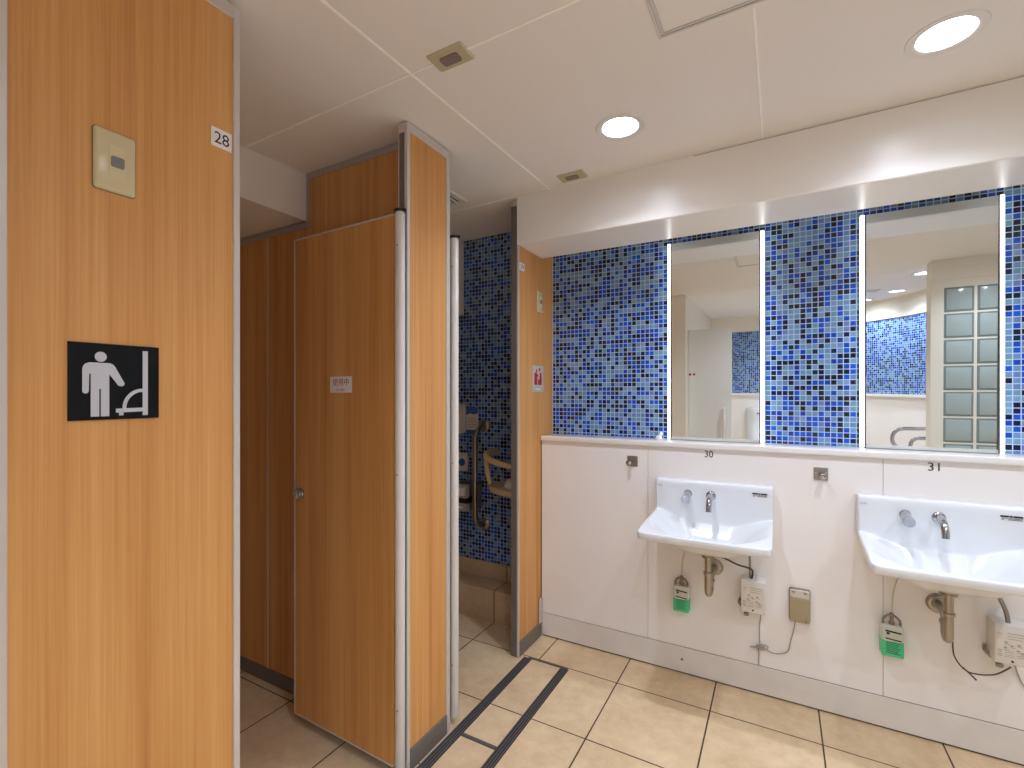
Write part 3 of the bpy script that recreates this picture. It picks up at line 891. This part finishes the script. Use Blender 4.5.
# taupe cover on the wall
r = thing('outlet_cover', (.0748, 2.324, .353), 'taupe plastic wall cover beside the basin under number 30', 'outlet cover')
fr = lambda u, v, w: Vector((.0386 + u, 2.3245 - w, .3535 + v))
def slab(u0, u1, v0, v1, w0, w1, rad, bev):
    b = new()
    return rings(b, [[fr(p[0], p[1], w) for p in rrect(u0 + i, u1 - i, v0 + i, v1 - i, rad)] for i, w in ((0, w0), (0, w1 - bev), (bev, w1))])
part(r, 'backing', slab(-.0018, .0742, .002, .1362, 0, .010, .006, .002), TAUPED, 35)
part(r, 'lower_cover', slab(0, .0726, 0, .1000, .006, .019, .005, .002), TAUPE, 35)
part(r, 'upper_cover', slab(.001, .0716, .1000, .1330, .006, .0165, .004, .002), TAUPEW, 35, 'paler upper strip')
for u, v in ((.0145, .1255), (.056, .1255)):
    part(r, 'screw', prism(new(), disc_pts(u, v, .0055, n=16, a0=PI, a1=2 * PI), fr, .0160, .0185), GREYBTN, None)
part(r, 'screw', prism(new(), disc_pts(.059, .011, .0045, n=16), fr, .018, .0205), GREYBTN, None)

def hook(x0, x1, z0, z1, label, pins):
    r = thing('bag_hook', ((x0 + x1) / 2, 2.324, z0), label, 'hook', 'square steel hooks on the panelled wall')
    part(r, 'plate', box(new(), x0, x1, 2.3205, 2.3245, z0, z1, .0008, 1), STEEL, None)
    xc = (x0 + x1) / 2 + (.004 if pins else -.010); zc = z0 + .020
    b = new(); lathe(b, (xc, 2.321, zc), (0, -1, .0), [(0, .011), (.006, .0085), (.026, .0085), (.029, .0125), (.035, .0125), (.037, .009), (.037, 0)], 20)
    part(r, 'peg', b, CHROME, 40)
    for x in (x0 + .007, x1 - .007):
        part(r, 'screw', cyl(new(), (x, 2.321, z0 + .030), (x, 2.319, z0 + .030), .003, n=12), CHROME, None)
hook(-.6500, -.5995, .9480, .9985, 'square steel hook beside the basin under number 30', False)
hook(.1245, .1745, .9485, .9995, 'square steel hook beside the basin under number 31', True)

for txt, x, lab in (('30', -.2775, 'black number 30 on the white wall below the ledge'), ('31', .5045, 'black number 31 on the white wall below the ledge')):
    b = new(); text_into(b, txt, faceY(x, 2.3243, 1.0290), .0310, .0360 if txt == '30' else .0340, .0006)
    single('wall_number', b, INK, lab, 'number', 'basin numbers', None)

# ------------------------------------------------------------------ ceiling fittings
SPOT_W = 43
def downlight(x, y, label):
    z = cz(x, y)
    r = thing('downlight', (x, y, z), label, 'ceiling light', 'round recessed downlights')
    b = new(); n = 48
    prof = [(.0715, 0), (.086, .0004), (.0875, -.002), (.086, -.0045), (.068, -.005), (.0632, -.002), (.0626, .045), (.0705, .045), (.0715, 0)]
    rings(b, [[(x + q * math.cos(2 * PI * i / n), y + q * math.sin(2 * PI * i / n), z + h) for i in range(n)] for q, h in prof[:-1]], False, False)
    part(r, 'trim_ring', b, RINGW, 40)
    b = new(); lathe(b, (x, y, z + .016), (0, 0, 1), [(0, .0624), (.004, .0624)], 48)
    part(r, 'diffuser', b, LAMP, 40, 'glowing white diffuser')
    ld = bpy.data.lights.new('lamp_beam', 'SPOT'); ld.energy = SPOT_W; ld.color = (.91, 1, 1.18)
    ld.spot_size = math.radians(136); ld.spot_blend = .9; ld.shadow_soft_size = .035
    lo = bpy.data.objects.new('lamp_beam', ld); C.objects.link(lo); lo.parent = r; lo.location = (0, 0, .012)
for (x, y), lab in zip(LAMPS, (
        'glowing round downlight in the ceiling near the mosaic column, beside the small sensor',
        'glowing round downlight in the ceiling above the right mirror',
        'round downlight in the ceiling further along the basin row, out of frame',
        'round downlight reflected in the right mirror close to the glass blocks',
        'round downlight reflected in the right mirror near the curved wall',
        'round downlight reflected at the left edge of the right mirror',
        'added unseen downlight over the walkway near the camera, brightening the stalls',
        'added unseen downlight directly behind the camera, raising the fill light',
        'added unseen downlight over the urinals behind the camera, raising the fill light',
        'added unseen downlight in front of the glass blocks, for more bounced light',
        'added unseen downlight by the side wall, for more bounced light')):
    downlight(x, y, lab)

def ceiling_sensor(x0, x1, y0, y1, label):
    z = cz((x0 + x1) / 2, (y0 + y1) / 2)
    r = thing('ceiling_sensor', ((x0 + x1) / 2, (y0 + y1) / 2, z), label, 'sensor', 'cream ceiling sensors')
    fr = lambda u, v, w: Vector((u, v, z - w))
    b = new(); rings(b, [[fr(p[0], p[1], w) for p in rrect(x0 + i, x1 - i, y0 + i, y1 - i, .004)] for i, w in ((0, -.002), (0, .004), (.003, .007))])
    part(r, 'cover_plate', b, SENSORP, 35)
    xc, yc = (x0 + x1) / 2, (y0 + y1) / 2
    b = new(); prism(b, rrect(xc - .030, xc + .030, yc - .016, yc + .018, .008), fr, .006, .0095)
    part(r, 'lens', b, SENSORW, None, 'dark oblong lens')
ceiling_sensor(-.854, -.737, 1.036, 1.107, 'cream ceiling sensor nearest the camera, on a ceiling joint')
ceiling_sensor(-.855, -.735, 1.925, 1.998, 'cream ceiling sensor close to the soffit')

# inspection hatch
r = thing('ceiling_hatch', (-.05, 1.075, cz(-.05, 1.07)), 'square ceiling hatch with a double metal frame', 'hatch')
fr = lambda u, v, w: Vector((u, v, cz(u, v) - w))
def frame4(x0, x1, y0, y1, t, w0, w1):
    b = new()
    for q in ([(x0, y0), (x1, y0), (x1, y0 + t), (x0, y0 + t)], [(x0, y1 - t), (x1, y1 - t), (x1, y1), (x0, y1)],
              [(x0, y0 + t), (x0 + t, y0 + t), (x0 + t, y1 - t), (x0, y1 - t)], [(x1 - t, y0 + t), (x1, y0 + t), (x1, y1 - t), (x1 - t, y1 - t)]):
        prism(b, q, fr, w0, w1)
    return b
part(r, 'outer_frame', frame4(-.279, .171, .852, 1.302, .007, -.001, .004), ALU, None)
part(r, 'inner_frame', frame4(-.269, .161, .862, 1.292, .006, -.001, .003), ALU, None)
part(r, 'lid', prism(new(), [(-.262, .869), (.154, .869), (.154, 1.285), (-.262, 1.285)], fr, -.001, .0012), CEIL, None)

def grille(x0, x1, y0, y1, n, along_y, label):
    z = cz((x0 + x1) / 2, (y0 + y1) / 2)
    r = thing('ceiling_vent', ((x0 + x1) / 2, (y0 + y1) / 2, z), label, 'vent', 'louvred ceiling vents')
    fr = lambda u, v, w: Vector((u, v, z - w))
    part(r, 'dark_opening', prism(new(), [(x0 + .01, y0 + .01), (x1 - .01, y0 + .01), (x1 - .01, y1 - .01), (x0 + .01, y1 - .01)], fr, .001, .002), DRAINGAP, None)
    b = new(); t = .014
    for q in ([(x0, y0), (x1, y0), (x1, y0 + t), (x0, y0 + t)], [(x0, y1 - t), (x1, y1 - t), (x1, y1), (x0, y1)],
              [(x0, y0 + t), (x0 + t, y0 + t), (x0 + t, y1 - t), (x0, y1 - t)], [(x1 - t, y0 + t), (x1, y0 + t), (x1, y1 - t), (x1 - t, y1 - t)]):
        prism(b, q, fr, 0, .010)
    part(r, 'frame', b, RINGW, None)
    b = new()
    for i in range(n):
        if along_y:
            c = x0 + t + (x1 - x0 - 2 * t) * (i + .5) / n; q = (x1 - x0 - 2 * t) / n * .19
            prism(b, [(c - q, y0 + t), (c + q, y0 + t), (c + q, y1 - t), (c - q, y1 - t)], fr, .002, .009)
        else:
            c = y0 + t + (y1 - y0 - 2 * t) * (i + .5) / n; q = (y1 - y0 - 2 * t) / n * .19
            prism(b, [(x0 + t, c - q), (x1 - t, c - q), (x1 - t, c + q), (x0 + t, c + q)], fr, .002, .009)
    part(r, 'slats', b, RINGW, None)
grille(-1.49, -1.335, 1.775, 1.935, 5, True, 'square louvred vent in the ceiling of the far stall')
grille(.56, .84, -.88, -.77, 5, False, 'long louvred vent in the ceiling reflected in the right mirror')

# ------------------------------------------------------------------ fittings inside the far stall
r = thing('soap_dispenser', (-1.775, 2.42, 1.056), 'white wall dispenser on the mosaic beside the blue notice', 'dispenser')
b = new()
prism(b, [(0, 0), (.112, 0), (.122, .02), (.120, .06), (.105, .12), (.075, .165), (.04, .182), (0, .184)], lambda u, v, w: Vector((-1.830 + w, 2.479 - u, 1.057 + v)), 0, .112)
bmesh.ops.bevel(b, geom=[e for e in b.edges], offset=.006, segments=2, affect='EDGES')
part(r, 'case', b, BOXW, 40)
b = new(); box(b, -1.7188, -1.7174, 2.374, 2.378, 1.08, 1.12)
part(r, 'sight_slot', b, GREYBTN, None)

r = thing('wall_notice', (-1.672, 2.479, 1.05), 'blue and white notice stuck on the mosaic behind the grab bar', 'notice')
fr = faceY(-1.7165, 2.479, 1.052)
part(r, 'sheet', prism(new(), [(0, 0), (.088, 0), (.088, .164), (0, .164)], fr, 0, .0015), PAPER, None)
b = new()
prism(b, [(0, .118), (.03, .128), (.06, .122), (.088, .130), (.088, .164), (0, .164)], fr, .0016, .002)
part(r, 'blue_band', b, POSTER, None)
b = new()
prism(b, [(0, 0), (.088, 0), (.088, .026), (0, .026)], fr, .0016, .002)
part(r, 'blue_band', b, POSTER, None)
b = new()
for v in (.100, .086, .072, .058, .044): prism(b, [(.010, v), (.076, v), (.076, v + .002), (.010, v + .002)], fr, .0016, .002)
part(r, 'print', b, GREYINK, None)

r = thing('grab_bar', (-1.583, 2.479, .50), 'vertical stainless grab bar on the mosaic of the far stall', 'grab bar')
b = new(); tube(b, smoothpath([(-1.5787, 2.478, 1.108), (-1.5795, 2.440, 1.100), (-1.584, 2.405, 1.080), (-1.5885, 2.388, 1.045), (-1.589, 2.385, 1.00), (-1.589, 2.385, .60), (-1.5885, 2.388, .562), (-1.584, 2.405, .528), (-1.5795, 2.44, .508), (-1.5787, 2.478, .503)], 6), .0165, 18)
part(r, 'bar', b, STEEL, 40)
for z in (1.108, .503):
    b = new(); lathe(b, (-1.5787, 2.4795, z), (0, -1, 0), [(0, .037), (.006, .037), (.014, .030), (.018, .020)], 28)
    part(r, 'wall_flange', b, STEEL, 40)

r = thing('flush_button', (-1.735, 2.479, .817), 'pale wall plate with a round blue button in the far stall', 'button')
part(r, 'plate', box(new(), -1.790, -1.7035, 2.466, 2.4795, .8195, .9325, .003, 2), BOXW, 35)
b = new(); lathe(b, (-1.741, 2.467, .873), (0, -1, 0), [(0, .0235), (.004, .0235), (.007, .018), (.007, 0)], 24)
part(r, 'button', b, BLUEB, 35, 'round blue button')

r = thing('paper_holder', (-1.70, 2.42, .597), 'grey toilet paper holder on the mosaic beside the grab bar', 'paper holder')
part(r, 'back_box', box(new(), -1.80, -1.600, 2.43, 2.4795, .598, .758, .006, 2), KICK, 35)
part(r, 'flap', box(new(), -1.80, -1.638, 2.362, 2.40, .672, .752, .006, 2), DARKTRIM, 35)
part(r, 'flap', box(new(), -1.80, -1.638, 2.362, 2.40, .592, .640, .006, 2), DARKTRIM, 35)
part(r, 'bracket', box(new(), -1.80, -1.640, 2.375, 2.44, .640, .676), BLACK, None)
part(r, 'label_plate', prism(new(), [(-1.79, .688), (-1.649, .688), (-1.649, .735), (-1.79, .735)], lambda u, v, w: Vector((u, 2.362 - w, v)), 0, .001), LABELW, None)
part(r, 'paper_edge', box(new(), -1.79, -1.662, 2.356, 2.362, .612, .622), LABELW, None)

r = thing('baby_chair', (-1.30, 2.28, .77), 'ivory corner baby seat mounted beside the grab bar in the far stall', 'baby seat')
b = new()
tube(b, smoothpath([(-1.180, 2.36, .905), (-1.26, 2.27, .905), (-1.36, 2.245, .925), (-1.425, 2.26, .945), (-1.455, 2.30, .962), (-1.462, 2.36, .962), (-1.462, 2.44, .955)], 6), .0165, 14)
part(r, 'guard_rail', b, IVORY, 40)
b = new(); tube(b, smoothpath([(-1.455, 2.305, .955), (-1.452, 2.300, .90), (-1.440, 2.295, .84), (-1.420, 2.29, .795)], 6), .0155, 14)
part(r, 'upright', b, IVORY, 40)
b = new()
pts = [(-1.168, 2.18), (-1.30, 2.20), (-1.40, 2.245), (-1.440, 2.30), (-1.445, 2.40), (-1.40, 2.45), (-1.168, 2.46)]
L = []
for z, k in ((.752, .93), (.757, .98), (.777, 1), (.786, .985), (.788, .95)):
    L.append([((p[0] + 1.166) * k - 1.166, 2.32 + (p[1] - 2.32) * k, z) for p in pts])
rings(b, L)
part(r, 'seat_shelf', b, IVORY, 40)
b = new(); lathe(b, (-1.262, 2.315, .784), (0, 0, 1), [(0, .075), (.03, .070), (.046, .055), (.05, 0)], 28)
part(r, 'cushion', b, LABELW, 40, 'white padded cushion')

# ------------------------------------------------------------------ things seen only in the mirrors
r = thing('urinal', (-.20, -1.98, .35), 'white wall urinal reflected in the left mirror', 'urinal')
b = new()
def ucut(z, hw, dp): return [(-.20 + hw * math.cos(a), -1.995 + dp * max(0, math.sin(a)), z) for a in [PI * i / 20 for i in range(21)]]
rings(b, [ucut(z, hw, dp) for z, hw, dp in ((.36, .10, .16), (.40, .15, .28), (.50, .165, .33), (.58, .17, .34), (.66, .172, .30), (.74, .174, .20), (.86, .175, .155), (.98, .175, .15), (1.02, .172, .145), (1.03, .165, .138))])
part(r, 'body', b, CERAMIC, 50)
b = new(); box(b, -.245, -.155, -1.858, -1.842, .955, .972, .003, 2)
part(r, 'sensor_window', b, SENSORW, 35, 'dark sensor window')

r = thing('urinal_grab_rail', (1.05, -.84, .70), 'bent chrome grab rail reflected in the right mirror', 'grab rail')
b = new()
arc = [(1.02 - .085 * math.sin(a), -.80, .81 + .095 * math.cos(a)) for a in [PI * i / 10 for i in range(11)]]
tube(b, [(1.28, -.93, .905), (1.15, -.85, .905)] + arc + [(1.15, -.85, .715), (1.28, -.93, .715)], .017, 14)
part(r, 'outer_rail', b, CHROME, 40)
b = new()
arc = [(1.12 - .06 * math.sin(a), -.74, .755 + .07 * math.cos(a)) for a in [PI * i / 8 for i in range(9)]]
tube(b, [(1.33, -.76, .825)] + arc + [(1.33, -.76, .685)], .016, 14)
part(r, 'inner_rail', b, CHROME, 40)

# ------------------------------------------------------------------ camera, world, colour management
cam = bpy.data.cameras.new('camera'); co = bpy.data.objects.new('camera', cam); C.objects.link(co)
co.location = (0, 0, 1.3); co.rotation_euler = (PI / 2, 0, math.radians(29.24))
cam.sensor_width = 36; cam.lens = 36 * 476.94 / 1024; cam.shift_y = 10.27 / 1024
cam.clip_start = .02
sc.camera = co

wd = bpy.data.worlds.new('world'); sc.world = wd; wd.use_nodes = True
wd.node_tree.nodes['Background'].inputs[0].default_value = (.02, .02, .02, 1)
sc.view_settings.view_transform = 'Standard'; sc.view_settings.look = 'None'
sc.view_settings.gamma = 1; sc.view_settings.exposure = 0; sc.view_settings.use_curve_mapping = False
sc.cycles.max_bounces = 24; sc.cycles.diffuse_bounces = 16; sc.cycles.glossy_bounces = 5
sc.cycles.caustics_reflective = True; sc.cycles.blur_glossy = .6; sc.cycles.sample_clamp_indirect = 6; sc.cycles.caustics_refractive = False
sc.cycles.use_denoising = True
